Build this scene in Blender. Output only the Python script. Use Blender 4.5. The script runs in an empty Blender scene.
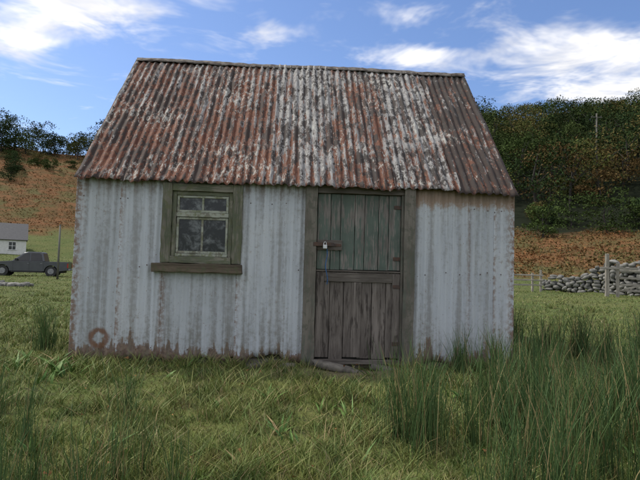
import bpy, bmesh, math, numpy as np
from mathutils import Matrix, Vector
rng=np.random.default_rng(7)
S=bpy.context.scene
C=bpy.context.collection
S.view_settings.view_transform='Standard'; S.view_settings.look='None'; S.view_settings.exposure=0

# ------------------------------------------------------------ camera
CAM=Vector((-0.08,-5.75,1.04))
a=math.radians(3.0); p=math.radians(3.0); th=math.radians(1.6)
R=Vector((math.cos(a),-math.sin(a),0)); F=Vector((math.sin(a)*math.cos(p),math.cos(a)*math.cos(p),math.sin(p)))
U=R.cross(F)
R2=R*math.cos(th)+U*math.sin(th); U2=U*math.cos(th)-R*math.sin(th)
m=Matrix((R2,U2,-F)).transposed().to_4x4(); m.translation=CAM
cd=bpy.data.cameras.new('camera'); cam=bpy.data.objects.new('camera',cd); C.objects.link(cam)
cam.matrix_world=m; cd.lens=30.15; cd.sensor_width=36; cd.clip_end=3000; cd.clip_start=0.05
S.camera=cam

# ------------------------------------------------------------ node helper
def sock(nt,inp,v):
    if v is None: return
    if isinstance(v,bpy.types.NodeSocket): nt.links.new(v,inp)
    elif isinstance(v,(tuple,list)) and len(v)==3 and inp.type=='RGBA': inp.default_value=(*v,1)
    else: inp.default_value=v
class G:
    def __init__(s,nt): s.nt=nt
    def n(s,t): return s.nt.nodes.new(t)
    def math(s,op,x,y=None,z=None,clamp=False):
        k=s.n('ShaderNodeMath'); k.operation=op; k.use_clamp=clamp
        sock(s.nt,k.inputs[0],x); sock(s.nt,k.inputs[1],y); sock(s.nt,k.inputs[2],z); return k.outputs[0]
    def mix(s,f,x,y,bt='MIX'):
        k=s.n('ShaderNodeMix'); k.data_type='RGBA'; k.blend_type=bt
        sock(s.nt,k.inputs[0],f); sock(s.nt,k.inputs[6],x); sock(s.nt,k.inputs[7],y); return k.outputs[2]
    def mapv(s,v,sc=(1,1,1),loc=(0,0,0)):
        k=s.n('ShaderNodeMapping'); sock(s.nt,k.inputs[0],v); k.inputs['Scale'].default_value=sc; k.inputs['Location'].default_value=loc; return k.outputs[0]
    def noise(s,v,sc=5,det=4,ro=.55,dist=0):
        k=s.n('ShaderNodeTexNoise'); sock(s.nt,k.inputs['Vector'],v); k.inputs['Scale'].default_value=sc
        k.inputs['Detail'].default_value=min(det,4.5); k.inputs['Roughness'].default_value=ro; k.inputs['Distortion'].default_value=dist; return k.outputs['Fac']
    def ss(s,x,lo,hi):
        k=s.n('ShaderNodeMapRange'); k.interpolation_type='SMOOTHSTEP'
        sock(s.nt,k.inputs[0],x); sock(s.nt,k.inputs[1],lo); sock(s.nt,k.inputs[2],hi); k.inputs[3].default_value=0; k.inputs[4].default_value=1; return k.outputs[0]
    def sep(s,v):
        k=s.n('ShaderNodeSeparateXYZ'); sock(s.nt,k.inputs[0],v); return k.outputs
    def comb(s,x,y,z):
        k=s.n('ShaderNodeCombineXYZ'); sock(s.nt,k.inputs[0],x);sock(s.nt,k.inputs[1],y);sock(s.nt,k.inputs[2],z); return k.outputs[0]
    def obj(s): return s.n('ShaderNodeTexCoord').outputs['Object']
    def attr(s,name,o='Color'):
        k=s.n('ShaderNodeAttribute'); k.attribute_name=name; return k.outputs[o]
def newmat(name):
    mt=bpy.data.materials.new(name); mt.use_nodes=True; nt=mt.node_tree
    g=G(nt); b=nt.nodes['Principled BSDF']; return mt,g,b
def fin(g,b,col,rough=.8,bump=None,bs=.5,bd=.01,metal=0,spec=None):
    sock(g.nt,b.inputs['Base Color'],col); sock(g.nt,b.inputs['Roughness'],rough); b.inputs['Metallic'].default_value=metal
    if spec is not None: b.inputs['Specular IOR Level'].default_value=spec
    if bump is not None:
        k=g.n('ShaderNodeBump'); k.inputs['Strength'].default_value=bs; k.inputs['Distance'].default_value=bd
        sock(g.nt,k.inputs['Height'],bump); g.nt.links.new(k.outputs[0],b.inputs['Normal'])
def simple(name,c1,c2=None,sc=6,rough=.8,stretch=(1,1,1),bs=.3,metal=0,spec=None):
    mt,g,b=newmat(name); n=g.noise(g.mapv(g.obj(),stretch),sc,4,.6)
    c2=c2 or tuple(x*.7 for x in c1)
    fin(g,b,g.mix(g.ss(n,.35,.65),c1,c2),rough,n if bs else None,bs,.01,metal,spec); return mt

# ------------------------------------------------------------ mesh helpers
def mk(name,verts,faces,mat=None,parent=None,col=None,smooth=False):
    me=bpy.data.meshes.new(name)
    V=np.asarray(verts,dtype=np.float32); Fc=np.asarray(faces,dtype=np.int32)
    me.vertices.add(len(V)); me.vertices.foreach_set('co',V.ravel())
    k=Fc.shape[1]; me.loops.add(Fc.size); me.loops.foreach_set('vertex_index',Fc.ravel())
    me.polygons.add(len(Fc)); me.polygons.foreach_set('loop_start',np.arange(0,Fc.size,k,dtype=np.int32))
    me.update(calc_edges=True)
    if smooth: me.polygons.foreach_set('use_smooth',np.ones(len(Fc),dtype=bool))
    if col is not None:
        at=me.color_attributes.new('col','FLOAT_COLOR','POINT')
        cc=np.ones((len(V),4),dtype=np.float32); cc[:,:3]=col; at.data.foreach_set('color',cc.ravel())
    o=bpy.data.objects.new(name,me); C.objects.link(o)
    if mat: me.materials.append(mat)
    if parent: o.parent=parent
    return o
def empty(name,loc=(0,0,0),rz=0):
    o=bpy.data.objects.new(name,None); C.objects.link(o); o.location=loc; o.rotation_euler=(0,0,rz); return o
def box(name,x0,x1,y0,y1,z0,z1,mat,parent=None,bevel=.004,jit=0,rot=None):
    bm=bmesh.new(); bmesh.ops.create_cube(bm,size=1)
    L=[x1-x0,y1-y0,z1-z0]; c=Vector(((x0+x1)/2,(y0+y1)/2,(z0+z1)/2))
    for v in bm.verts: v.co=Vector((v.co.x*L[0],v.co.y*L[1],v.co.z*L[2]))
    if jit:
        ax=int(np.argmax(L)); es=[e for e in bm.edges if abs((e.verts[0].co-e.verts[1].co)[ax])>L[ax]*.9]
        bmesh.ops.subdivide_edges(bm,edges=es,cuts=8,use_grid_fill=True)
        for v in bm.verts: v.co+=Vector(rng.normal(0,jit,3))
    if rot is not None:
        bmesh.ops.rotate(bm,verts=bm.verts,cent=(0,0,0),matrix=Matrix.Rotation(rot[1],3,rot[0]))
    for v in bm.verts: v.co+=c
    me=bpy.data.meshes.new(name); bm.to_mesh(me); bm.free()
    o=bpy.data.objects.new(name,me); C.objects.link(o); me.materials.append(mat)
    if parent: o.parent=parent
    if bevel:
        md=o.modifiers.new('b','BEVEL'); md.width=bevel; md.segments=2; md.limit_method='ANGLE'
    return o
def cyl(name,p0,p1,r0,r1,mat,parent=None,seg=16):
    p0=Vector(p0);p1=Vector(p1); d=p1-p0
    bm=bmesh.new(); bmesh.ops.create_cone(bm,cap_ends=True,segments=seg,radius1=r0,radius2=r1,depth=d.length)
    q=Vector((0,0,1)).rotation_difference(d.normalized()).to_matrix()
    for v in bm.verts: v.co=q@v.co+(p0+p1)/2
    me=bpy.data.meshes.new(name); bm.to_mesh(me); bm.free()
    for f in me.polygons: f.use_smooth=len(f.vertices)==4
    o=bpy.data.objects.new(name,me); C.objects.link(o); me.materials.append(mat)
    if parent: o.parent=parent
    return o
_ph=np.random.default_rng(3)
_w=[(_ph.uniform(0,6.28),_ph.uniform(0,6.28)) for _ in range(40)]
def sn(x,y,s,k=0,o=5):   # cheap smooth noise ~[-1,1]
    r=0
    for i in range(o):
        an,ph=_w[(i+k)%40]; f=(1+.37*i)/s
        r=r+np.sin((x*math.cos(an)+y*math.sin(an))*f*6.28+ph+np.sin((x*math.sin(an)-y*math.cos(an))*f*3.1+ph*2)*.9)
    return r/o*1.3
def sstep(x,a_,b_):
    t=np.clip((x-a_)/(b_-a_),0,1); return t*t*(3-2*t)
LR=[0,3,5.4,12,25,44,65,97,122,160,200,260,600,900]; LZ=[-.38,-.25,0,0,-.1,-.12,.1,1.9,7.5,21,37,43,50,52]
RR=[0,3,5.4,12,30,40,60,76,120,180,260,600,900]; RZ=[-.38,-.25,0,0,.2,.9,3.6,7,25,47,55,60,62]
def ut(x,y):
    X=x-CAM.x; Y=y-CAM.y; r=np.hypot(X,Y); return r,X/np.maximum(r,.1)
def H(x,y):
    x=np.asarray(x,float); y=np.asarray(y,float)
    r,u=ut(x,y); back=sstep(y,-30,0)
    t=sstep(u,-.2,.2)
    z=np.interp(r,LR,LZ)*(1-t)+np.interp(r,RR,RZ)*t
    z=np.where(z>0,z*back,z)
    out=sstep(r,6,14)
    z=z+sn(x,y,1.7,1)*.025+sn(x,y,5,9)*.06*out+sn(x,y,38,4)*.9*sstep(r,100,150)+sn(x,y,90,14)*3*sstep(r,120,220)
    return z

# ------------------------------------------------------------ world
w=bpy.data.worlds.new('World'); S.world=w; w.use_nodes=True; nt=w.node_tree; g=G(nt)
SUNDIR=Vector((-.55,.24,.80)).normalized()
sky=g.n('ShaderNodeTexSky'); sky.sky_type='NISHITA'; sky.sun_disc=False
sky.sun_elevation=math.asin(SUNDIR.z); sky.sun_rotation=math.atan2(SUNDIR.x,SUNDIR.y)%(2*math.pi)
sky.air_density=1.0; sky.dust_density=.8; sky.ozone_density=1.5
d=g.n('ShaderNodeTexCoord').outputs['Generated']; x,y,z=g.sep(d)
yy=g.math('MAXIMUM',y,.05); u=g.math('DIVIDE',x,yy); v=g.math('DIVIDE',z,yy)
zz=g.math('MAXIMUM',z,.03)
pl=g.comb(g.math('DIVIDE',x,zz),g.math('DIVIDE',y,zz),0)
n1=g.noise(pl,2.1,4.5,.68,.4)
tot=None
for (cu,cv,su,sv,am) in [(-.40,.475,.18,.065,.44),(-.52,.40,.08,.045,.32),(-.06,.43,.05,.04,.27),(.22,.412,.11,.026,.42),(.57,.43,.20,.08,.36),(.62,.36,.14,.03,.27),(.15,.50,.14,.03,.18)]:
    du=g.math('DIVIDE',g.math('SUBTRACT',u,cu),su); dv=g.math('DIVIDE',g.math('SUBTRACT',v,cv),sv)
    e=g.math('EXPONENT',g.math('MULTIPLY',g.math('ADD',g.math('MULTIPLY',du,du),g.math('MULTIPLY',dv,dv)),-1))
    e=g.math('MULTIPLY',e,am); tot=e if tot is None else g.math('ADD',tot,e)
front=g.ss(y,.1,.3)
oth=g.math('MULTIPLY',g.math('SUBTRACT',1.0,front),.32)  # unseen cloud cover behind the camera, thickened to brighten and whiten the facade
hi=g.math('MULTIPLY',g.ss(v,.62,.9),.25)
tot=g.math('ADD',g.math('MULTIPLY',tot,front),g.math('ADD',oth,g.math('MULTIPLY',hi,front)))
den=g.ss(g.math('ADD',tot,g.math('MULTIPLY',g.math('SUBTRACT',n1,.5),1.05)),.06,.48)
den=g.math('MULTIPLY',den,g.ss(z,.0,.12))
skyc=g.mix(1.0,sky.outputs[0],(.86,.95,1.15),'MULTIPLY')
shade=g.mix(g.ss(g.noise(pl,3.1,3,.6),.4,.65),(8.4,8.2,8.0),(6.4,6.4,6.6))
cl=g.mix(den,skyc,shade)
bg=nt.nodes['Background']; nt.links.new(cl,bg.inputs[0]); bg.inputs[1].default_value=.148
w.cycles.sampling_method='MANUAL'; w.cycles.sample_map_resolution=512
sl=bpy.data.lights.new('sun','SUN'); sl.energy=3.3; sl.angle=math.radians(3); sl.color=(1,.94,.83)
so=bpy.data.objects.new('sun',sl); C.objects.link(so); so.rotation_euler=SUNDIR.to_track_quat('Z','Y').to_euler(); so.location=SUNDIR*50

# ------------------------------------------------------------ ground
n=380; t=np.linspace(-1,1,n); ax=900*np.sinh(6*t)/np.sinh(6)
GX,GY=np.meshgrid(ax,ax-2.0); GZ=H(GX,GY)
V=np.stack([GX,GY,GZ],-1).reshape(-1,3)
i=np.arange(n*n).reshape(n,n); Fq=np.stack([i[:-1,:-1],i[:-1,1:],i[1:,1:],i[1:,:-1]],-1).reshape(-1,4)
def zones(x,y):
    r,u_=ut(x,y); t_=sstep(u_,-.1,.1); rr=r+sn(x,y,22,3)*4+sn(x,y,7,8)*1.5
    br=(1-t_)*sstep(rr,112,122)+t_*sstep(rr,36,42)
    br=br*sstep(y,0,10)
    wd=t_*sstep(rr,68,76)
    return br,wd
br,wd=zones(GX,GY)
wear=np.exp(-((GX-.65)/.7)**2-((GY+.32)/.25)**2)
mt,g,b=newmat('ground_turf')
zc=g.sep(g.attr('col')); o=g.obj()
nA=g.noise(o,.35,4,.6); nB=g.noise(o,6,4.5,.7); nC=g.noise(o,40,3,.7); nD=g.noise(o,.09,4.5,.65)
gr=g.mix(g.ss(nA,.35,.65),(.080,.115,.030),(.125,.14,.045)); gr=g.mix(g.ss(nB,.46,.66),gr,(.045,.052,.022)); gr=g.mix(g.math('MULTIPLY',g.ss(nC,.5,.62),.6),gr,(.12,.11,.05))
brc=g.mix(g.ss(nA,.4,.6),(.165,.082,.036),(.11,.07,.03)); brc=g.mix(g.math('MULTIPLY',g.ss(nD,.48,.6),.8),brc,(.09,.09,.034))
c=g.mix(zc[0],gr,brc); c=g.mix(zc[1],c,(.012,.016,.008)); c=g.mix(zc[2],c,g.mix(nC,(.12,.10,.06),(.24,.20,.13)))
fin(g,b,c,.95,nB,.6,.05,spec=.1)
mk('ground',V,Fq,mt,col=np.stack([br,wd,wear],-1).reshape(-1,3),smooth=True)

# ------------------------------------------------------------ foliage
def leafmat(name,rough=.6,spec=.3):
    mt,g,b=newmat(name); fin(g,b,g.attr('col'),rough,spec=spec); return mt
LEAF=leafmat('grass_blade'); TLEAF=leafmat('tree_foliage',.9,.05)
def blades(name,x,y,h,wd_,lean,col,tipcol,zoff=-.02,seg=2,droop=0,taper=.45):
    N=len(x); z=H(x,y)+zoff; az=rng.uniform(0,6.283,N); fa=rng.uniform(0,6.283,N)
    dx,dy=np.cos(az)*lean*h,np.sin(az)*lean*h; wx,wy=np.cos(fa)*wd_/2,np.sin(fa)*wd_/2
    vs=[];cs=[]
    for k in range(seg):
        f=k/seg; ww=1-f*taper
        px=x+dx*f*f; py=y+dy*f*f; pz=z+h*f*(1-droop*f)
        vs+= [np.stack([px-wx*ww,py-wy*ww,pz],-1),np.stack([px+wx*ww,py+wy*ww,pz],-1)]
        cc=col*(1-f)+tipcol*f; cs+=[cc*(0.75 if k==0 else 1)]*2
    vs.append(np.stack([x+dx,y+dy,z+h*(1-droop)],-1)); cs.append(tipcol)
    V=np.stack(vs,1); K=V.shape[1]; Cc=np.stack(cs,1)
    tri=[]
    for k in range(seg-1):
        q=2*k; tri+=[[q,q+1,q+3],[q,q+3,q+2]]
    q=2*(seg-1); tri+=[[q,q+1,q+2]]
    T=(np.arange(N)[:,None,None]*K+np.array(tri)[None]).reshape(-1,3)
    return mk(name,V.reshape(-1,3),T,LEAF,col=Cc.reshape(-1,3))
def notshed(x,y,mg=.03): return ~((np.abs(x)<2.38+mg)&(y>-.02-mg)&(y<3.72+mg))
N=370000
q=-.2; r=(rng.uniform(0,1,N)*(115**q-2.3**q)+2.3**q)**(1/q)
azr=rng.uniform(-.78,.78,N); x=CAM.x+r*np.sin(azr+.05); y=CAM.y+r*np.cos(azr+.05)
br,wd=zones(x,y)
k=notshed(x,y)&(rng.uniform(0,1,N)>br*1.2)&(rng.uniform(0,1,N)>.95*np.exp(-((x-.65)/.66)**2-((y+.34)/.2)**2))
x,y,r=x[k],y[k],r[k]; N=len(x)
pt=sn(x,y,.9,2)*.6+sn(x,y,.33,11)*.5; pt2=sn(x,y,2.6,6); pt3=sn(x,y,.5,20)
nearw=np.exp(-(np.clip(-y,0,9)/.22)**2)*(np.abs(x)<2.7)*(1-.9*np.exp(-((x-.65)/.7)**2))
h=(.035+.05*np.clip(pt+.3,0,2)+.05*np.clip(pt2,0,1))*rng.uniform(.45,1.6,N)*(1-.35*sstep(r,9,25)); h+=nearw*rng.uniform(.0,.07,N)
h*=1+.02*np.clip(r-10,0,60)
wdt=(.0028+.0008*r)*rng.uniform(.6,1.5,N)
base=np.array([.13,.19,.040]); yel=np.array([.26,.245,.075]); dk=np.array([.045,.09,.024]); st=np.array([.40,.33,.17])
f=np.clip(.45+.65*pt3+rng.normal(0,.22,N),0,1)[:,None]; col=base*(1-f)+yel*f
f=np.clip(.0+.9*pt+rng.normal(0,.18,N),0,1)[:,None]; col=col*(1-f)+dk*f
f=(rng.uniform(0,1,N)<.08+.16*(pt3>.4))[:,None]; col=np.where(f,st*rng.uniform(.4,1,(N,1)),col)
col*=rng.uniform(.7,1.25,(N,1))*(1+.12*sn(x,y,4.5,17))[:,None]
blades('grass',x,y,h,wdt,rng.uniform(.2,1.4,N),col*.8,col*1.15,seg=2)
def clumps(cs,name,per,hh,ww,spread,c0,c1,lean=(.05,.45),seg=3,brnf=.12,taper=.45):
    xs=[];ys=[];hs=[]
    for (cx,cy,s) in cs:
        kx=int(per*s); rr=np.abs(rng.normal(0,spread*s,kx)); aa=rng.uniform(0,6.28,kx)
        xs.append(cx+rr*np.cos(aa)); ys.append(cy+rr*np.sin(aa)); hs.append(rng.uniform(hh[0],hh[1],kx)*(.55+.45*s))
    x=np.concatenate(xs);y=np.concatenate(ys);h=np.concatenate(hs); k=notshed(x,y); x,y,h=x[k],y[k],h[k]; N=len(x)
    f=rng.uniform(0,1,(N,1)); col=np.array(c0)*(1-f)+np.array(c1)*f
    brn=(rng.uniform(0,1,(N,1))<brnf); col=np.where(brn,np.array([.28,.21,.10]),col)
    dist=np.hypot(x-CAM.x,y-CAM.y)
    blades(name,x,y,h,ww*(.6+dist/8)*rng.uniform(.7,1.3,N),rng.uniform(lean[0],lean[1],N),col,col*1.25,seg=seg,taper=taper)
cs=[]
for _ in range(95):
    cx=rng.uniform(.5,3.4); cy=rng.uniform(-3.4,-1.2)
    if rng.uniform()<.02+.36*cx: cs.append((cx,cy,rng.uniform(.5,1.35)))
for _ in range(18): cs.append((rng.uniform(2.7,4.9),rng.uniform(-.8,3.0),rng.uniform(.4,1.05)))
for _ in range(8): cs.append((rng.uniform(-4.2,-2.75),rng.uniform(-1.1,1.0),rng.uniform(.4,.8)))
for _ in range(15): cs.append((rng.uniform(-2.9,-.6),rng.uniform(-3.1,-1.0),rng.uniform(.3,.75)))
for _ in range(6): cs.append((rng.uniform(1.5,2.4),rng.uniform(-.6,-.2),rng.uniform(.3,.6)))
clumps(cs,'rushes',135,(.22,.74),.0040,.12,(.035,.075,.024),(.085,.135,.042),lean=(.02,.40),brnf=.13,seg=4,taper=.3)
cs=[(rng.uniform(-3.4,3.6),rng.uniform(-3.1,-.6),rng.uniform(.3,1)) for _ in range(180)]
cs+=[(xx,rng.uniform(-.20,-.06),rng.uniform(.25,.7)) for xx in np.concatenate([rng.uniform(-2.7,-.05,26),rng.uniform(1.4,2.7,14)])]
cs+=[(rng.uniform(-9,9),rng.uniform(.5,14),rng.uniform(.5,1.1)) for _ in range(110)]
clumps(cs,'tall_grass',75,(.08,.23),.0048,.13,(.09,.15,.034),(.23,.23,.075),lean=(.3,1.4))
cs=[(rng.uniform(-3,3.2),rng.uniform(-3.1,-.15),rng.uniform(.3,.9)) for _ in range(46)]+[(rng.uniform(-2.9,-2.2),rng.uniform(-.6,-.1),.9) for _ in range(8)]+[(rng.uniform(1.3,2.6),rng.uniform(-.4,-.1),.8) for _ in range(7)]
clumps(cs,'broadleaf_weeds',13,(.06,.17),.022,.07,(.06,.13,.03),(.12,.20,.045),lean=(.5,1.6),brnf=.06)

def tris(P,s,flat=1.0):
    N=len(P); A=rng.normal(0,1,(N,3)); A[:,2]*=flat; A/=np.linalg.norm(A,axis=1)[:,None]
    B=np.cross(A,rng.normal(0,1,(N,3))); B/=np.linalg.norm(B,axis=1)[:,None]
    s=s[:,None]; return np.stack([P-A*s*.6-B*s*.35,P-A*s*.5+B*s*.5,P+A*s*.8],1)
N=170; x=rng.uniform(-3.2,3.2,N); y=rng.uniform(-3.2,-.1,N); P=np.stack([x,y,H(x,y)+rng.uniform(.03,.08,N)],-1)
T=tris(P,rng.uniform(.012,.035,N),.3); col=np.array([.26,.13,.06])*rng.uniform(.4,1.5,(N,1))
mk('fallen_leaves',T.reshape(-1,3),np.arange(3*N).reshape(-1,3),TLEAF,col=np.repeat(col,3,0))
N=170000
r=rng.uniform(36**.6,235**.6,N)**(1/.6); az=rng.uniform(-.75,.8,N); x=CAM.x+r*np.sin(az); y=CAM.y+r*np.cos(az)
br,wd=zones(x,y); k=(br>rng.uniform(.2,.9,N))&(wd<.5)&(sn(x,y,9,5)>-.6); x,y,r=x[k],y[k],r[k]; N=len(x)
z=H(x,y)+rng.uniform(0,.5,N)*(1+.7*sn(x,y,3,7)); s=rng.uniform(.06,.17,N)*(1+r/120)
ru=np.array([.215,.105,.045]); ol=np.array([.11,.11,.042]); f=np.clip(.35+.8*sn(x,y,16,12)+rng.normal(0,.2,N),0,1)[:,None]
col=(ru*(1-f)+ol*f)*rng.uniform(.6,1.25,(N,1))
T=tris(np.stack([x,y,z],-1),s,.6)
mk('bracken',T.reshape(-1,3),np.arange(3*N).reshape(-1,3),TLEAF,col=np.repeat(col,3,0))

# ------------------------------------------------------------ trees
BARK=simple('bark',(.045,.038,.03),(.03,.026,.02),8,bs=0)
def trees(name,pts,leafn=1000,lo=.12,ls=1.0):
    LV=[];LC=[];TV=[];TF=[];nv=0
    def limb(p0,p1,r0,r1):
        nonlocal nv
        d=p1-p0; d/=np.linalg.norm(d); a_=np.cross(d,[.3,.9,.1]); a_/=np.linalg.norm(a_); b_=np.cross(d,a_)
        an=np.arange(6)*math.pi/3; ring=np.cos(an)[:,None]*a_+np.sin(an)[:,None]*b_
        TV.append(np.concatenate([p0+ring*r0,p1+ring*r1]))
        for k in range(6): TF.append([nv+k,nv+(k+1)%6,nv+6+(k+1)%6,nv+6+k])
        nv+=12
    pal=[np.array(c) for c in [(.050,.075,.022),(.080,.090,.026),(.030,.050,.018),(.110,.092,.032),(.060,.080,.026),(.130,.085,.034),(.090,.105,.034)]]
    for (tx,ty,ht,rad,ci) in pts:
        tz=float(H(tx,ty)); base=np.array([tx,ty,tz-.3]); top=base+np.array([rng.normal(0,.4),rng.normal(0,.4),ht*.7])
        mid=base+(top-base)*.5+rng.normal(0,.25,3); limb(base,mid,.022*ht,.016*ht); limb(mid,top,.016*ht,.005*ht)
        nc=int(rng.integers(15,22)); cc=pal[ci]*rng.uniform(.6,1.25)
        for c_ in range(nc):
            th_=rng.uniform(0,6.28); hh=lo+(.90-lo)*rng.uniform(0,1)**.85; rr=rad*math.sqrt(max(.05,1-((hh-.48)/.50)**2))*rng.uniform(.3,.9)
            ctr=base+np.array([rr*math.cos(th_),rr*math.sin(th_),ht*hh*.95])
            if c_%3==0: limb(base+(top-base)*min(hh*.8,.9),ctr,.007*ht,.003*ht)
            kn=leafn//nc; cr=rad*rng.uniform(.30,.50); dv=rng.normal(0,1,(kn,3)); dv[:,2]=np.abs(dv[:,2])*np.where(rng.uniform(0,1,kn)<.8,1,-1); dv/=np.linalg.norm(dv,axis=1)[:,None]
            P=ctr+dv*(cr*rng.uniform(.6,1.05,(kn,1)))*np.array([1,1,.75])
            LV.append(tris(P,rng.uniform(.15,.36,kn)*(ht/8)**.5*ls).reshape(-1,3))
            c2=cc*rng.uniform(.8,1.25); LC.append(np.repeat(c2*rng.uniform(.7,1.3,(kn,1)),3,0))
    L=np.concatenate(LV); e=empty(name)
    mk('leaves',L,np.arange(len(L)).reshape(-1,3),TLEAF,parent=e,col=np.concatenate(LC))
    mk('trunks_and_limbs',np.concatenate(TV),np.array(TF),BARK,parent=e)
def pol(r,u):
    A=math.atan(u); return CAM.x+r*math.sin(A),CAM.y+r*math.cos(A)
pts=[]
for rr in np.arange(73,196,6.2):
    na=int(.72*rr/6.2)
    for A in np.linspace(.22,.78,na):
        A2=A+rng.normal(0,2.0/rr); r2=rr+rng.normal(0,2.2)
        ht=rng.uniform(5.5,11.5)
        if rr<85: ht=rng.uniform(2.8,6.0)
        if rr>172: ht=rng.uniform(7,10.5)
        pts.append((CAM.x+r2*math.sin(A2),CAM.y+r2*math.cos(A2),ht,ht*rng.uniform(.44,.62),int(rng.choice(7,p=[.22,.16,.22,.11,.15,.05,.09]))))
trees('woodland',pts,1250,.04)
pts=[]
for u_ in np.arange(-.66,.0,.015):
    r_=200+rng.normal(0,5); hh_=float(np.interp(u_,[-.66,-.6,-.55,-.5,-.46,-.42,-.385,-.35,-.3,-.2,0],[16,15,15,13,11,7,9,15,17,15,13]))*rng.uniform(.7,1.05)
    xx,yy_=pol(r_,u_+rng.normal(0,.006)); pts.append((xx,yy_,hh_,hh_*rng.uniform(.46,.62),int(rng.choice([0,2,2,4,1]))))
for _ in range(34):
    xx,yy_=pol(rng.uniform(150,195),rng.uniform(-.7,-.1)); hh_=rng.uniform(1.5,4.5); pts.append((xx,yy_,hh_,hh_*.7,int(rng.choice([0,2,3,4]))))
trees('hilltop_trees',pts,1700,.03,1.15)

# ------------------------------------------------------------ shed
shed=empty('corrugated_iron_shed')
def roofmat():
    mt,g,b=newmat('rusted_roof_iron'); o=g.obj(); x,s,h=g.sep(o)
    shr=g.sep(g.attr('col'))
    nz=g.noise(g.comb(g.math('MULTIPLY',x,13.5),g.math('MULTIPLY',s,.8),0),1,4.5,.65)
    nz2=g.noise(g.comb(g.math('MULTIPLY',x,11),g.math('MULTIPLY',s,1.5),4),1,4.5,.65)
    nf=g.noise(g.comb(g.math('MULTIPLY',x,30),g.math('MULTIPLY',s,8),0),1,4.5,.7)
    nb=g.noise(o,1.3,4,.6); nd=g.noise(g.mapv(o,(1,.5,1)),13,4.5,.8); nl=g.noise(g.mapv(o,(1,.35,1),(3,1,0)),32,4,.75)
    grey=g.mix(g.ss(nf,.3,.7),(.15,.14,.135),(.37,.365,.355))
    red=g.mix(g.ss(nd,.38,.62),(.10,.040,.026),(.225,.095,.054)); red=g.mix(g.ss(nf,.56,.72),red,(.30,.165,.105))
    m1=g.math('ADD',g.math('ADD',nz,g.math('MULTIPLY',g.math('SUBTRACT',shr[0],.45),.22)),g.math('MULTIPLY',g.math('SUBTRACT',nf,.5),.6))
    m1=g.math('ADD',m1,g.math('MULTIPLY',g.math('SUBTRACT',1.2,s),.035))
    m1=g.math('ADD',m1,g.math('MULTIPLY',h,-4.0))
    c=g.mix(g.ss(m1,.44,.54),grey,red)
    m2=g.ss(g.math('ADD',g.math('MULTIPLY',nl,.62),g.math('MULTIPLY',nb,.38)),.53,.59)
    c=g.mix(g.math('MULTIPLY',m2,.75),c,(.44,.44,.40))
    dk=g.math('ADD',g.math('ADD',g.math('MULTIPLY',nd,.62),g.math('MULTIPLY',nz2,.38)),g.math('MULTIPLY',g.math('SUBTRACT',shr[1],.5),.12))
    c=g.mix(g.math('MULTIPLY',g.ss(dk,.482,.535),.94),c,(.036,.030,.027))
    c=g.mix(g.math('MULTIPLY',g.ss(nz2,.56,.68),.65),c,(.055,.038,.032))
    fin(g,b,c,.8,nd,.6,.006,spec=.25); return mt
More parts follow.
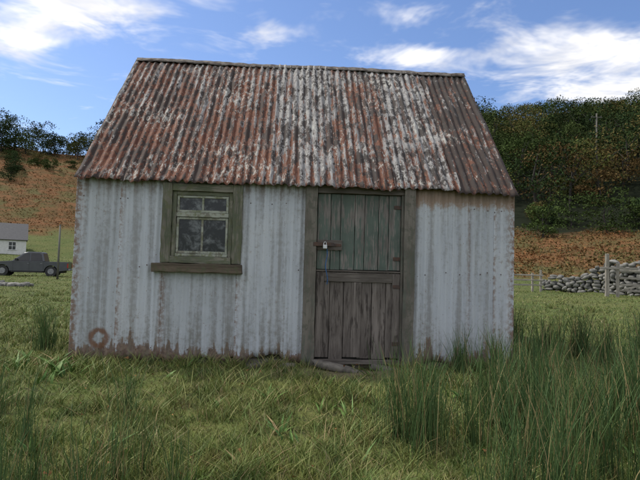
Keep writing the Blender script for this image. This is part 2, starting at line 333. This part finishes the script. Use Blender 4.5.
def wallmat():
    mt,g,b=newmat('painted_wall_iron'); o=g.obj(); x,h,z=g.sep(o); shr=g.sep(g.attr('col'))
    st=g.noise(g.comb(g.math('MULTIPLY',x,13),0,g.math('MULTIPLY',z,.55)),1,4.5,.6)
    fi=g.noise(o,22,4.5,.72); bg_=g.noise(o,1.5,4,.5); sp=g.noise(o,60,3,.6)
    c=g.mix(g.ss(st,.3,.7),(.52,.55,.58),(.40,.42,.445)); c=g.mix(g.math('MULTIPLY',g.ss(bg_,.4,.7),.6),c,(.54,.56,.57))
    c=g.mix(g.math('MULTIPLY',g.math('SUBTRACT',shr[0],.1),.9,clamp=True),c,(.34,.36,.375))
    dm=g.math('ADD',g.math('MULTIPLY',st,.6),g.math('MULTIPLY',fi,.4))
    c=g.mix(g.math('MULTIPLY',g.ss(dm,.47,.62),.6),c,(.25,.245,.23))
    rust=g.mix(g.ss(fi,.4,.65),(.10,.042,.022),(.27,.15,.09))
    bot=g.math('SUBTRACT',1.0,g.ss(g.math('ADD',z,g.math('MULTIPLY',g.math('SUBTRACT',g.math('ADD',g.math('MULTIPLY',st,.6),g.math('MULTIPLY',bg_,.4)),.5),-1.1)),.03,.32))
    m_=g.ss(g.math('ADD',g.math('MULTIPLY',bot,.6),g.math('MULTIPLY',fi,.7)),.60,.78)
    c=g.mix(g.math('MULTIPLY',m_,.92),c,rust)
    c=g.mix(g.math('MULTIPLY',g.math('SUBTRACT',1.0,g.ss(z,.0,.7)),g.math('MULTIPLY',g.ss(dm,.40,.6),.7)),c,(.19,.18,.145))
    top=g.math('MULTIPLY',g.ss(z,1.50,1.90),g.ss(x,-.2,1.3))
    m_=g.ss(g.math('ADD',g.math('MULTIPLY',top,.55),g.math('MULTIPLY',g.math('ADD',g.math('MULTIPLY',st,.5),g.math('MULTIPLY',fi,.5)),.7)),.63,.83)
    c=g.mix(g.math('MULTIPLY',m_,.85),c,g.mix(fi,(.22,.12,.07),(.40,.28,.18)))
    top2=g.math('MULTIPLY',g.ss(z,1.70,1.92),.8); c=g.mix(g.math('MULTIPLY',top2,g.ss(dm,.38,.6)),c,(.17,.13,.095))
    ed=g.ss(g.math('ABSOLUTE',x),2.22,2.36); c=g.mix(g.math('MULTIPLY',g.math('MULTIPLY',ed,g.ss(fi,.42,.6)),.8),c,(.23,.14,.09))
    c=g.mix(g.math('MULTIPLY',g.ss(sp,.66,.72),.85),c,(.17,.09,.06))
    big=g.ss(g.math('ADD',g.math('MULTIPLY',fi,.7),g.math('MULTIPLY',bg_,.3)),.60,.68); c=g.mix(g.math('MULTIPLY',big,.6),c,(.27,.20,.155))
    c=g.mix(g.math('MULTIPLY',g.math('MULTIPLY',shr[1],g.ss(g.math('ADD',fi,g.math('MULTIPLY',st,.4)),.58,.78)),.85),c,(.22,.14,.10))
    dx=g.math('SUBTRACT',x,-2.06); dz=g.math('SUBTRACT',z,.25); rr=g.math('SQRT',g.math('ADD',g.math('MULTIPLY',dx,dx),g.math('MULTIPLY',dz,dz)))
    rr=g.math('ADD',rr,g.math('MULTIPLY',g.math('SUBTRACT',fi,.5),.07))
    ring=g.math('SUBTRACT',1.0,g.ss(g.math('ABSOLUTE',g.math('SUBTRACT',rr,.082)),.010,.040)); ring=g.math('MULTIPLY',ring,g.ss(g.noise(o,9,3,.5),.28,.42))
    c=g.mix(g.math('MULTIPLY',ring,.88),c,g.mix(fi,(.09,.038,.02),(.26,.13,.07)))
    fin(g,b,c,.6,fi,.4,.005,spec=.3); return mt
ROOF=roofmat(); WALL=wallmat()
def corr(x0,x1,v0,v1,pitch,amp,nv=20,h0=0,top=None,ej=0,rip=None):
    nx=max(2,int(round((x1-x0)/pitch*10)))+1; xs=np.linspace(x0,x1,nx); ts=np.linspace(0,1,nv)
    X,T_=np.meshgrid(xs,ts,indexing='ij')
    kn=np.arange(x0-1,x1+1,.04)
    lo=v0+(ej*np.interp(xs,kn,rng.normal(0,1,len(kn))) if ej else 0*xs)
    if rip is not None: lo=lo+rip(xs)
    hi=(np.array([top(q) for q in xs]) if top else np.full(nx,v1))
    Vv=lo[:,None]*(1-T_)+hi[:,None]*T_
    Hh=h0+amp*np.cos(2*np.pi*X/pitch)+.003*sn(X*3,Vv*3,1.3,5)
    Vt=np.stack([X,Hh,Vv],-1).reshape(-1,3); i=np.arange(nx*nv).reshape(nx,nv)
    return Vt,np.stack([i[:-1,:-1],i[1:,:-1],i[1:,1:],i[:-1,1:]],-1).reshape(-1,4)
def sheets(name,parts,mat,tf,thick=.0015):
    Vs=[];Fs=[];Cs=[];n0=0
    for Vt,Fc,c in parts:
        Vs.append(Vt);Fs.append(Fc+n0);n0+=len(Vt); Cs.append(np.tile(np.asarray(c,float),(len(Vt),1)) if np.ndim(c)==1 else c)
    Vt=np.concatenate(Vs); o=mk(name,tf(Vt),np.concatenate(Fs),mat,shed,col=np.concatenate(Cs),smooth=True)
    md=o.modifiers.new('s','SOLIDIFY'); md.thickness=thick; md.offset=0
    return o
EY,EZ,RY,RZ_=-.10,1.905,1.84,3.925
SL=math.hypot(RY-EY,RZ_-EZ); ANG=math.atan2(RZ_-EZ,RY-EY)
PIT=.083
def roofparts(front=True):
    parts=[]; nsh=7; wsh=4.73/nsh
    for k in range(nsh):
        a0=-2.365+k*wsh; a1=a0+wsh+(.05 if k<nsh-1 else 0)
        r1,r2=rng.uniform(0,1,2)
        if front: r1=[.82,.65,.72,.40,.68,.22,.45][k]; r2=[.55,.50,.4,.45,.50,.50,.90][k]
        e=rng.normal(0,.014)
        Vt,Fc=corr(a0,a1,e,SL,PIT,.0115,40,(.006 if k%2 else 0),ej=.011)
        Vt=Vt.copy(); Vt[:,1]+=.012*sn(Vt[:,0],Vt[:,2],1.1,3+k)+.012*np.sin(Vt[:,0]*1.9+1)
        parts.append((Vt,Fc,(r1,r2,0)))
    return parts
sw=lambda Vt: Vt[:,[0,2,1]]
o=sheets('roof_front',roofparts(),ROOF,sw); o.location=(0,EY,EZ); o.rotation_euler=(ANG,0,0)
o=sheets('roof_back',roofparts(False),ROOF,sw); o.location=(0,2*RY-EY,EZ); o.rotation_euler=(ANG,0,math.pi)
xs=np.linspace(-2.345,2.36,70); prof=[(-.16,-.15),(-.08,-.072),(-.03,.000),(0,.014),(.03,.000),(.08,-.072),(.16,-.15)]
Vr=[]
for q in xs:
    for (yy_,zz_) in prof: Vr.append((q,RY+yy_*.45,RZ_+.016+zz_*.45+.009*math.sin(q*2.6)+rng.normal(0,.004)))
Fr=[[i*7+j,(i+1)*7+j,(i+1)*7+j+1,i*7+j+1] for i in range(69) for j in range(6)]
RIDGE=simple('ridge_iron',(.05,.038,.032),(.18,.16,.14),11,.85,(1,1,1))
o=mk('ridge_cap',Vr,Fr,RIDGE,shed,smooth=True); md=o.modifiers.new('s','SOLIDIFY'); md.thickness=.003
WP=.076; WA=.0085; TOPZ=1.965
def wl(x0,x1,v0,v1,c,h0=0,ej=0,rip=None,nv=26,lap=True):
    Vt,Fc=corr(x0,x1,v0,v1,WP,WA,nv,h0,ej=ej,rip=rip)
    cc=np.zeros((len(Vt),3)); cc[:,0]=c
    if lap: cc[:,1]=np.exp(-((Vt[:,0]-x0)/.035)**2)*.9+np.exp(-((Vt[:,0]-x1)/.02)**2)*.7
    return (Vt,Fc,cc)
rip=lambda xs: .05*np.clip(np.sin(xs*7+1)+np.sin(xs*17),0,2)*.6
rip2=lambda xs: .11*np.exp(-((xs+.25)/.16)**2)+.05*np.exp(-((xs+.45)/.07)**2)
rip3=lambda xs: .06*np.exp(-((xs-1.5)/.12)**2)+.03*np.exp(-((xs-2.2)/.1)**2)
XW=2.36
parts=[wl(-XW,-1.86,.01,TOPZ,.40,0,.008),wl(-1.90,-1.44,.03,TOPZ,.10,.004,.008),wl(-1.44,-.63,.03,.985,.40,.001,.008,rip),
       wl(-.66,.07,.01,TOPZ,.05,.005,.008,rip2),wl(-1.44,-.63,1.9,TOPZ,.2,0,nv=3,lap=False),wl(1.22,1.86,.02,TOPZ,.15,.003,.008,rip3),wl(1.83,2.15,.01,TOPZ,.35,-.002,.008),wl(2.12,XW-.01,.0,TOPZ,.05,.003,.008)]
sheets('front_wall',parts,WALL,lambda V:V*np.array([1,-1,1]))
gt=lambda q: EZ+.02+(RZ_-EZ)*(1-abs(q-RY)/RY)*.99
for nm,xx in (('left_gable_wall',-XW),('right_gable_wall',XW-.01)):
    Vt,Fc=corr(.0,3.68,0,2,WP,WA,30,top=gt); cc=np.zeros((len(Vt),3)); cc[:,0]=.3
    sheets(nm,[(Vt,Fc,cc)],WALL,lambda V,xx=xx: np.stack([xx+V[:,1]*.9-(.009 if xx>0 else -.009),V[:,0],V[:,2]],-1))
Vt,Fc=corr(-XW,XW,0,TOPZ,WP,WA,10); cc=np.zeros((len(Vt),3)); cc[:,0]=.4
sheets('back_wall',[(Vt,Fc,cc)],WALL,lambda V:V+np.array([0,3.68,0]))
CONC=simple('concrete',(.20,.18,.15),(.10,.09,.075),10,.95,bs=.8)
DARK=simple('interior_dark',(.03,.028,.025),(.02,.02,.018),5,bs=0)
box('concrete_base',-2.30,2.30,.03,3.64,-.25,.06,CONC,shed,.01)
def woodmat(name,c1,c2,paint=None,amt=.5,stretch=(1,1,.08),moss=None):
    mt,g,b=newmat(name); o=g.obj(); gr=g.noise(g.mapv(o,stretch),70,4,.6); lg=g.noise(g.mapv(o,tuple(max(q,.25) for q in stretch)),11,4.5,.72); big=g.noise(o,3,3,.5); ty=g.noise(g.mapv(o,stretch),14,3,.5)
    c=g.mix(g.ss(gr,.3,.7),c1,c2); c=g.mix(g.math('MULTIPLY',g.ss(big,.4,.65),.5),c,tuple(q*.55 for q in c1)); c=g.mix(g.math('MULTIPLY',g.ss(ty,.5,.7),.5),c,tuple(min(1,q*1.6) for q in c1))
    if paint:
        pc=g.mix(g.ss(big,.35,.65),paint,tuple(q*.72 for q in paint))
        mm=g.ss(g.math('ADD',g.math('MULTIPLY',lg,.6),g.math('MULTIPLY',gr,.4)),1-amt-.03,1-amt+.04); c=g.mix(g.math('MULTIPLY',mm,.9),c,pc)
    if moss: c=g.mix(g.math('MULTIPLY',g.ss(g.noise(o,14,4,.7),.5,.62),.8),c,moss)
    fin(g,b,c,.85,gr,.8,.006,spec=.2); return mt
W_JAMB=woodmat('weathered_jamb_wood',(.135,.12,.10),(.21,.19,.16),(.14,.15,.12),.46,moss=(.11,.11,.085))
W_UP=woodmat('peeling_green_boards',(.22,.20,.18),(.115,.10,.088),(.115,.15,.125),.53)
W_LO=woodmat('bare_grey_boards',(.19,.165,.145),(.10,.083,.072),(.072,.060,.053),.45)
W_RAIL=woodmat('bare_grey_rail',(.17,.15,.13),(.085,.07,.06),stretch=(.08,1,1))
W_WIN=woodmat('mossy_green_casing',(.21,.195,.155),(.12,.115,.085),(.13,.145,.095),.50,moss=(.125,.13,.075))
W_WINH=woodmat('mossy_green_casing_h',(.21,.195,.155),(.12,.115,.085),(.13,.145,.095),.50,stretch=(.08,1,1),moss=(.12,.125,.07))
W_SASH=woodmat('sash_paint',(.22,.21,.17),(.14,.13,.10),(.38,.40,.33),.54,stretch=(.4,1,.4),moss=(.17,.18,.10))
W_SILL=woodmat('sill_wood',(.12,.095,.07),(.07,.055,.04),stretch=(.08,1,1),moss=(.10,.10,.06))
IRON=simple('rusty_ironwork',(.05,.035,.03),(.10,.05,.03),20,.7)
STEEL=simple('padlock_steel',(.6,.6,.6),(.45,.45,.46),20,.3,metal=.9,bs=0)
ROPE=simple('blue_rope',(.03,.09,.22),(.05,.14,.30),60,.9)
box('door_jamb_left',.055,.185,-.055,.06,-.02,1.93,W_JAMB,shed,.006,.003)
box('door_jamb_right',1.125,1.245,-.055,.06,-.02,1.93,W_JAMB,shed,.006,.003)
box('door_head',.187,1.123,-.03,.06,1.85,1.94,W_RAIL,shed,.005,.002)
box('door_stop_right',1.10,1.123,-.02,.03,.08,1.848,W_JAMB,shed,.003)
xs=[.190,.335,.44,.595,.70,.855,.965,1.098]
for k in range(7):
    dy=rng.normal(0,.003); box(f'upper_door_board_{k+1}',xs[k]+.0025,xs[k+1]-.0025,.012+dy,.04+dy,1.028+rng.normal(0,.003),1.846,W_UP,shed,.004,.001)
xs=np.linspace(.190,1.098,7)
for k in range(6):
    dy=rng.normal(0,.003); box(f'lower_door_board_{k+1}',xs[k]+.0025,xs[k+1]-.0025,.012+dy,.04+dy,.085+rng.normal(0,.01),1.006,W_LO,shed,.004,.001)
box('door_backing',.187,1.10,.048,.056,.07,1.85,DARK,shed,0)
box('lower_door_stile_left',.191,.275,-.006,.0095,.095,.998,W_LO,shed,.004,.001)
box('lower_door_stile_right',1.015,1.097,-.006,.0095,.095,.998,W_LO,shed,.004,.001)
box('lower_door_top_rail',.277,1.013,-.005,.0095,.90,.998,W_RAIL,shed,.004,.001)
box('lower_door_muntin',.60,.68,-.004,.0095,.10,.898,W_LO,shed,.004,.001)
box('door_drip_board',.19,1.098,-.012,.010,1.008,1.024,W_RAIL,shed,.003,.001)
box('door_threshold',.187,1.123,-.04,.05,.03,.075,W_RAIL,shed,.006,.002)
box('hasp_bar',.19,.46,-.012,.011,1.235,1.345,W_RAIL,shed,.004,.001)
box('hasp_plate',.15,.37,-.062,-.056,1.275,1.315,IRON,shed,.002)
box('hasp_strap',.20,.45,-.019,-.0125,1.275,1.305,IRON,shed,.002)
box('padlock_body',.250,.295,-.090,-.064,1.245,1.290,STEEL,shed,.006)
def curve(nm,pts,rad,mat):
    cu=bpy.data.curves.new(nm,'CURVE'); cu.dimensions='3D'; cu.bevel_depth=rad; s_=cu.splines.new('POLY'); s_.points.add(len(pts)-1)
    for i_,q in enumerate(pts): s_.points[i_].co=(*q,1)
    o=bpy.data.objects.new(nm,cu); C.objects.link(o); o.parent=shed; cu.materials.append(mat)
curve('padlock_shackle',[(.2725+.015*math.cos(math.pi*k/10),-.077,1.288+.032*math.sin(math.pi*k/10)) for k in range(11)],.0045,STEEL)
curve('blue_rope',[(.29+.010*math.sin(k/24*9)+.012*k/24,-.035+.01*math.sin(k/24*7),1.27-.40*k/24) for k in range(25)],.005,ROPE)
for zz_ in (1.72,1.16,.86,.25):
    box('door_hinge',1.02,1.10,-.012 if zz_<1 else .002,-.0065 if zz_<1 else .0088,zz_-.02,zz_+.02,IRON,shed,.002)
box('window_casing_left',-1.455,-1.355,-.055,.02,1.055,1.90,W_WIN,shed,.005,.003)
box('window_casing_right',-.715,-.615,-.055,.02,1.055,1.90,W_WIN,shed,.005,.003)
box('window_head',-1.353,-.717,-.053,.02,1.815,1.895,W_WINH,shed,.005,.002)
box('window_sill',-1.53,-.60,-.10,.02,.955,1.05,W_SILL,shed,.008,.004)
box('window_subsill',-1.353,-.717,-.058,.02,1.052,1.125,W_WINH,shed,.005,.002)
zb,zt=1.127,1.813
box('frame_left',-1.353,-1.31,-.025,.03,zb,zt,W_WIN,shed,.003,.001); box('frame_right',-.76,-.717,-.025,.03,zb,zt,W_WIN,shed,.003,.001)
box('frame_top',-1.308,-.762,-.024,.03,1.775,zt,W_WINH,shed,.003,.001)
box('frame_bottom',-1.308,-.762,-.024,.03,zb,1.155,W_SASH,shed,.003,.001)
box('transom',-1.308,-.762,-.028,.03,1.545,1.590,W_SASH,shed,.003,.001)
def sash(nm,x0,x1,z0,z1,y0):
    t=.024
    box(nm+'_l',x0,x0+t,y0,y0+.03,z0,z1,W_SASH,shed,.002,.0008); box(nm+'_r',x1-t,x1,y0,y0+.03,z0,z1,W_SASH,shed,.002,.0008)
    box(nm+'_t',x0+t+.001,x1-t-.001,y0+.001,y0+.03,z1-t,z1,W_SASH,shed,.002,.0008); box(nm+'_b',x0+t+.001,x1-t-.001,y0+.001,y0+.03,z0,z0+t,W_SASH,shed,.002,.0008)
    box(nm+'_glazing_bar',(x0+x1)/2-.011,(x0+x1)/2+.011,y0+.002,y0+.028,z0+t+.001,z1-t-.001,W_SASH,shed,.002,.0006)
sash('upper_sash',-1.305,-.765,1.593,1.772,-.018); sash('lower_sash',-1.305,-.765,1.158,1.542,-.014)
mt,g,b=newmat('dusty_glass'); o_=g.obj(); n1_=g.noise(o_,6,4,.7,.6); n2_=g.noise(o_,34,4,.7)
c=g.mix(g.math('MULTIPLY',g.ss(g.math('ADD',g.math('MULTIPLY',n1_,.75),g.math('MULTIPLY',n2_,.25)),.46,.68),.6),(.012,.014,.014),(.28,.30,.30)); fin(g,b,c,g.math('ADD',g.math('MULTIPLY',n1_,.3),.04),n1_,.12,.01,spec=.4)
box('window_glass_upper',-1.28,-.79,.0,.004,1.60,1.765,mt,shed,0); box('window_glass_lower',-1.28,-.79,.001,.005,1.17,1.53,mt,shed,0)
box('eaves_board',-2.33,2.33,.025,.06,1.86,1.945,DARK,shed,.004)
def nails(name,pts,r,mat):
    bm=bmesh.new()
    for q in pts:
        k=bmesh.ops.create_icosphere(bm,subdivisions=1,radius=r)
        for v in k['verts']: v.co=Vector((v.co.x,v.co.y*(.6),v.co.z))+Vector(q)
    me=bpy.data.meshes.new(name); bm.to_mesh(me); bm.free(); o=bpy.data.objects.new(name,me); C.objects.link(o); o.parent=shed; me.materials.append(mat); return o
pts=[]
for zz_ in (.14,1.02,1.72):
    for k in range(-30,31):
        q=k*WP
        if abs(q)>2.3 or (.0<q<1.27) or (-1.55<q<-.58 and zz_>.9): continue
        if rng.uniform()<.33: pts.append((q,-WA-.004-.002,zz_+rng.normal(0,.012)))
nails('wall_nails',pts,.007,IRON)
pts=[]
for s_v in (.10,.75,1.45,2.1,2.72):
    for k in range(-28,29,2):
        if rng.uniform()<.8: pts.append((k*PIT,s_v+rng.normal(0,.012),.018))
o=nails('roof_nails',pts,.009,IRON); o.location=(0,EY,EZ); o.rotation_euler=(ANG,0,0)
def rocks(name,items,mat,parent=None,blk=.62):
    Vs=[];Fs=[];n0=0
    bm=bmesh.new(); bmesh.ops.create_icosphere(bm,subdivisions=2,radius=1); bv=np.array([v.co[:] for v in bm.verts]); bf=np.array([[v.index for v in f.verts] for f in bm.faces]); bm.free()
    for (px,py,pz,sx,sy,sz,rz) in items:
        q=np.sign(bv)*np.abs(bv)**blk; q=q*(1+rng.normal(0,.09,bv.shape))
        q=q*np.array([sx,sy,sz])*.72; c_,s2=math.cos(rz),math.sin(rz); ti=rng.normal(0,.2)
        q=np.stack([q[:,0]*c_-q[:,1]*s2,q[:,0]*s2+q[:,1]*c_,q[:,2]+q[:,0]*ti],-1)+np.array([px,py,pz]); Vs.append(q);Fs.append(bf+n0);n0+=len(bv)
    return mk(name,np.concatenate(Vs),np.concatenate(Fs),mat,parent)
STONE=simple('field_stone',(.27,.26,.235),(.10,.10,.09),2.2,.95,bs=.8)
rocks('stone_doorstep',[(.45,-.17,.01,.38,.13,.055,.03),(.95,-.16,.005,.24,.12,.05,-.05),(-.12,-.10,.0,.18,.09,.06,.1),(-.42,-.07,.0,.14,.07,.05,.1)],CONC)

its=[]
def course(p0,p1,hs,thick=.5):
    p0=np.array(p0);p1=np.array(p1); L=np.linalg.norm(p1-p0); d=(p1-p0)/L; nn=np.array([-d[1],d[0]]); rz=math.atan2(d[1],d[0])
    z=0
    while z<1.6:
        ch=rng.uniform(.12,.24); s=0
        while s<L:
            l=rng.uniform(.16,.52); f=s/L; top=np.interp(f,np.linspace(0,1,len(hs)),hs)+.1*math.sin(s*2.1)+rng.normal(0,.10)
            if z<top:
                for side in (-1,1):
                    c_=p0+d*(s+l/2)+nn*side*(thick/2*(1-.25*z))*.6
                    its.append((c_[0],c_[1],float(H(c_[0],c_[1]))+z+ch/2-.05+rng.normal(0,.035),l/2*1.25,rng.uniform(.15,.26),ch/2*rng.uniform(1.1,1.8),rz+rng.normal(0,.25)))
            s+=l
        z+=ch*.85
course(pol(30.5,.475),pol(29.5,.60),[.30,.85,1.35]); course(pol(29.5,.602),pol(27.5,.78),[1.40,1.35,1.5])
rocks('dry_stone_wall',its,STONE,blk=.75)
its=[]
for k in range(26):
    xx,yy_=pol(27+rng.normal(0,.5),-.60+k*.005+rng.normal(0,.003)); its.append((xx,yy_,float(H(xx,yy_))+.06,rng.uniform(.15,.35),.2,rng.uniform(.1,.2),rng.uniform(0,3)))
rocks('tumbled_stones',its,STONE)
W_POST=woodmat('pale_fence_wood',(.34,.31,.26),(.21,.19,.16))
W_POSTH=woodmat('pale_fence_rail_wood',(.36,.33,.28),(.22,.20,.17),stretch=(.08,1,1))
ga=empty('field_gate'); gx,gy=pol(26.2,.606); gz=float(H(gx,gy))
ga.location=(gx,gy,gz); ga.rotation_euler=(0,0,-.25)
for nm,px,ht,ww in (('gate_post',0,1.85,.14),('gate_post_2',.42,1.45,.11),('end_post',3.1,1.5,.14)):
    box(nm,px-ww/2,px+ww/2,-ww/2,ww/2,-.2,ht,W_POST,ga,.012,.006)
for k,zz_ in enumerate((.25,.5,.78,1.08)): box(f'gate_rail_{k+1}',.49,3.0,-.03,.02,zz_,zz_+.08,W_POSTH,ga,.006,.004)
box('gate_brace',.6,2.9,-.055,-.032,.62,.70,W_POSTH,ga,.004,.002,rot=('Y',-.28))
box('top_rail',-.3,1.2,-.09,-.061,1.18,1.28,W_POSTH,ga,.006,.003)
fe=empty('wooden_fence'); fx,fy=pol(28,.405); fe.location=(fx,fy,float(H(fx,fy))); fe.rotation_euler=(0,0,-.12)
for k,(px,ht) in enumerate(((0,1.15),(.35,.95),(1.35,.9),(1.75,1.05))): box(f'fence_post_{k+1}',px-.045,px+.045,-.05,.05,-.2,ht,W_POST,fe,.008,.006)
for k,zz_ in enumerate((.28,.52,.76)): box(f'fence_rail_{k+1}',-.1,1.85,-.085,-.052,zz_,zz_+.07,W_POSTH,fe,.005,.006)
POLE=simple('pole_wood',(.13,.13,.11),(.09,.085,.07),5,stretch=(1,1,.1))
px,py=pol(36.5,-.423); pz=float(H(px,py)); e=empty('fence_strainer_pole',(px,py,pz))
cyl('post',(0,0,-.3),(0,0,3.3),.065,.05,POLE,e); cyl('cap',(0,0,3.3),(0,0,3.34),.055,.04,POLE,e)
px,py=pol(96,.585); pz=float(H(px,py)); e=empty('utility_pole',(px,py,pz))
cyl('mast',(0,0,-.5),(0,0,12),.16,.11,POLE,e); box('crossarm',-.9,.9,-.07,.07,11.3,11.45,POLE,e,.01)
for q in (-.75,0,.75): cyl('insulator',(q,0,11.45),(q,0,11.65),.05,.03,POLE,e,8)

# ------------------------------------------------------------ pickup truck (front to -x)
tr=empty('pickup_truck',(-18.95,34.3,float(H(-18.95,34.3))-.04),0.22)
mtp=simple('grey_car_paint',(.085,.088,.095),(.075,.078,.085),3,.32,bs=0,metal=.4)
GLS=simple('car_glass',(.012,.014,.016),(.02,.02,.022),3,.06,bs=0)
BLK=simple('black_plastic',(.02,.02,.02),(.03,.03,.03),8,.7,bs=0); RIM=simple('alloy_rim',(.30,.30,.31),(.2,.2,.21),8,.4,metal=.7,bs=0)
LAMP=simple('head_lamp',(.6,.6,.62),(.5,.5,.5),5,.15,bs=0); RED=simple('tail_lamp',(.35,.01,.01),(.25,.01,.01),5,.2,bs=0)
def extr(name,prof,y0,y1,mat,parent,bev=.03,taper=None):
    bm=bmesh.new(); A=[bm.verts.new((x_,y0,z_)) for x_,z_ in prof]; B=[bm.verts.new((x_,y1,z_)) for x_,z_ in prof]; n_=len(prof)
    if taper:
        for v in bm.verts:
            if v.co.z>taper[0]: v.co.y*=taper[1]
    bm.faces.new(A); bm.faces.new(B[::-1])
    for k in range(n_): bm.faces.new((A[k],B[k],B[(k+1)%n_],A[(k+1)%n_]))
    bmesh.ops.recalc_face_normals(bm,faces=bm.faces)
    me=bpy.data.meshes.new(name); bm.to_mesh(me); bm.free(); o=bpy.data.objects.new(name,me); C.objects.link(o); o.parent=parent; me.materials.append(mat)
    if bev: md=o.modifiers.new('b','BEVEL'); md.width=bev; md.segments=3; md.limit_method='ANGLE'; md.angle_limit=math.radians(25)
    return o
def arch(cx,r): return [(cx+r*math.cos(A),.38+r*math.sin(A)) for A in np.linspace(math.pi,0,11)]
low=[(-2.62,.45)]+[(-2.15,.36)]+arch(-1.62,.44)+arch(1.50,.44)+[(2.60,.48),(2.62,1.06),(.92,1.08),(.9,1.10),(-1.0,1.10),(-1.15,1.08),(-2.25,1.0),(-2.55,.86)]
extr('body',low,-.9,.9,mtp,tr,.035)
extr('cab',[(-1.05,1.08),(-.30,1.68),(-.05,1.76),(.75,1.76),(.92,1.70),(1.08,1.08)],-.84,.84,mtp,tr,.04,(1.3,.84))
for s_ in (-1,1):
    for nm,pr in (('front_side_window',[(-.78,1.13),(-.26,1.58),(.0,1.66),(.08,1.66),(.08,1.13)]),('rear_side_window',[(.15,1.13),(.15,1.66),(.70,1.66),(.82,1.58),(.93,1.13)])):
        me=bpy.data.meshes.new(nm); ys=[s_*(.848-(z_-1.08)*.205) for _,z_ in pr]
        me.from_pydata([(x_,y_,z_) for (x_,z_),y_ in zip(pr,ys)],[],[list(range(len(pr)))]); oo=bpy.data.objects.new(nm,me); C.objects.link(oo); oo.parent=tr; me.materials.append(GLS)
        sd=oo.modifiers.new('s','SOLIDIFY'); sd.thickness=.02; sd.offset=0
    for cx in (-1.62,1.50):
        cyl('tyre',(cx,s_*.68,.38),(cx,s_*.90,.38),.38,.38,BLK,tr,28); cyl('rim',(cx,s_*.89,.38),(cx,s_*.915,.38),.22,.20,RIM,tr,20)
    box('wing_mirror',-.82,-.66,min(s_*.9,s_*1.08),max(s_*.9,s_*1.08),1.12,1.28,BLK,tr,.03)
    box('head_lamp',-2.58,-2.30,min(s_*.62,s_*.905),max(s_*.62,s_*.905),.76,.90,LAMP,tr,.03)
    box('tail_lamp',2.56,2.635,min(s_*.78,s_*.905),max(s_*.78,s_*.905),.66,.98,RED,tr,.01)
    box('sill_step',-1.05,.98,min(s_*.86,s_*.95),max(s_*.86,s_*.95),.30,.36,BLK,tr,.01)
    for q in (-.05,.8): box('door_handle',q,q+.12,min(s_*.895,s_*.92),max(s_*.895,s_*.92),.92,.95,RIM,tr,.005)
    for q in (-.95,.08,1.0): box('door_gap',q,q+.012,min(s_*.895,s_*.903),max(s_*.895,s_*.903),.42,1.07,BLK,tr,0)
me=bpy.data.meshes.new('windscreen'); me.from_pydata([(-1.0,-.74,1.14),(-1.0,.74,1.14),(-.38,.66,1.64),(-.38,-.66,1.64)],[],[[0,1,2,3]]); oo=bpy.data.objects.new('windscreen',me); C.objects.link(oo); oo.parent=tr; me.materials.append(GLS)
box('bed_floor_liner',1.12,2.58,-.80,.80,1.061,1.09,BLK,tr,.01)
box('front_bumper',-2.72,-2.5,-.86,.86,.42,.66,BLK,tr,.05); box('rear_bumper',2.6,2.76,-.8,.8,.46,.58,RIM,tr,.03)
box('underbody',-2.2,2.3,-.66,.66,.28,.5,BLK,tr,.02)

# ------------------------------------------------------------ white cottage
hx0,hx1,hy0,hy1=-12.8,0,0,6.0
ct=empty('white_cottage',(-41.6,80.5,float(H(-41.6,80.5))-.1),.46)
HW=simple('harled_white_wall',(.66,.66,.64),(.58,.58,.55),3,.9); SLATE=simple('slate_roof',(.055,.056,.062),(.085,.085,.09),4,.7,(1,4,4),bs=.6)
WF=simple('window_frame_white',(.75,.75,.75),None,3,bs=0)
hw=2.55; hr=5.0; ym=(hy0+hy1)/2
wo=extr('walls',[(hy0,-1),(hy1,-1),(hy1,hw),(ym,hr-.1),(hy0,hw)],hx0,hx1,HW,ct,0)
wo.data.transform(Matrix(((0,1,0,0),(1,0,0,0),(0,0,1,0),(0,0,0,1)))); wo.data.flip_normals()
for nm,ya,yb in (('roof_slope_front',hy0-.3,ym),('roof_slope_back',hy1+.3,ym)):
    za=hw-.22; me=bpy.data.meshes.new(nm); me.from_pydata([(hx0-.2,ya,za),(hx1+.2,ya,za),(hx1+.2,yb,hr+.05),(hx0-.2,yb,hr+.05)],[],[[0,1,2,3]]); oo=bpy.data.objects.new(nm,me); C.objects.link(oo); oo.parent=ct; me.materials.append(SLATE)
    sd=oo.modifiers.new('s','SOLIDIFY'); sd.thickness=.12; sd.offset=0
for q in (hx0+.5,-8.2): box('chimney',q-.45,q+.45,ym-.4,ym+.4,hr-.6,hr+.75,HW,ct,.03); cyl('chimney_pot',(q,ym,hr+.75),(q,ym,hr+1.1),.15,.12,HW,ct,12)
for q in (-11,-8.6,-4.4,-1.9):
    box('window_pane',q-.45,q+.45,hy0-.02,hy0+.05,.85,2.0,GLS,ct,0)
    box('window_frame_top',q-.52,q+.52,hy0-.05,hy0+.02,2.002,2.08,WF,ct,0); box('window_sill',q-.6,q+.6,hy0-.1,hy0+.02,.76,.848,WF,ct,0)
    box('window_bar',q-.03,q+.03,hy0-.05,hy0-.022,.852,1.998,WF,ct,0); box('window_bar_h',q-.45,q+.45,hy0-.045,hy0-.023,1.40,1.46,WF,ct,0)
box('door',-6.9,-6.0,hy0-.04,hy0+.02,.0,2.1,BLK,ct,0)
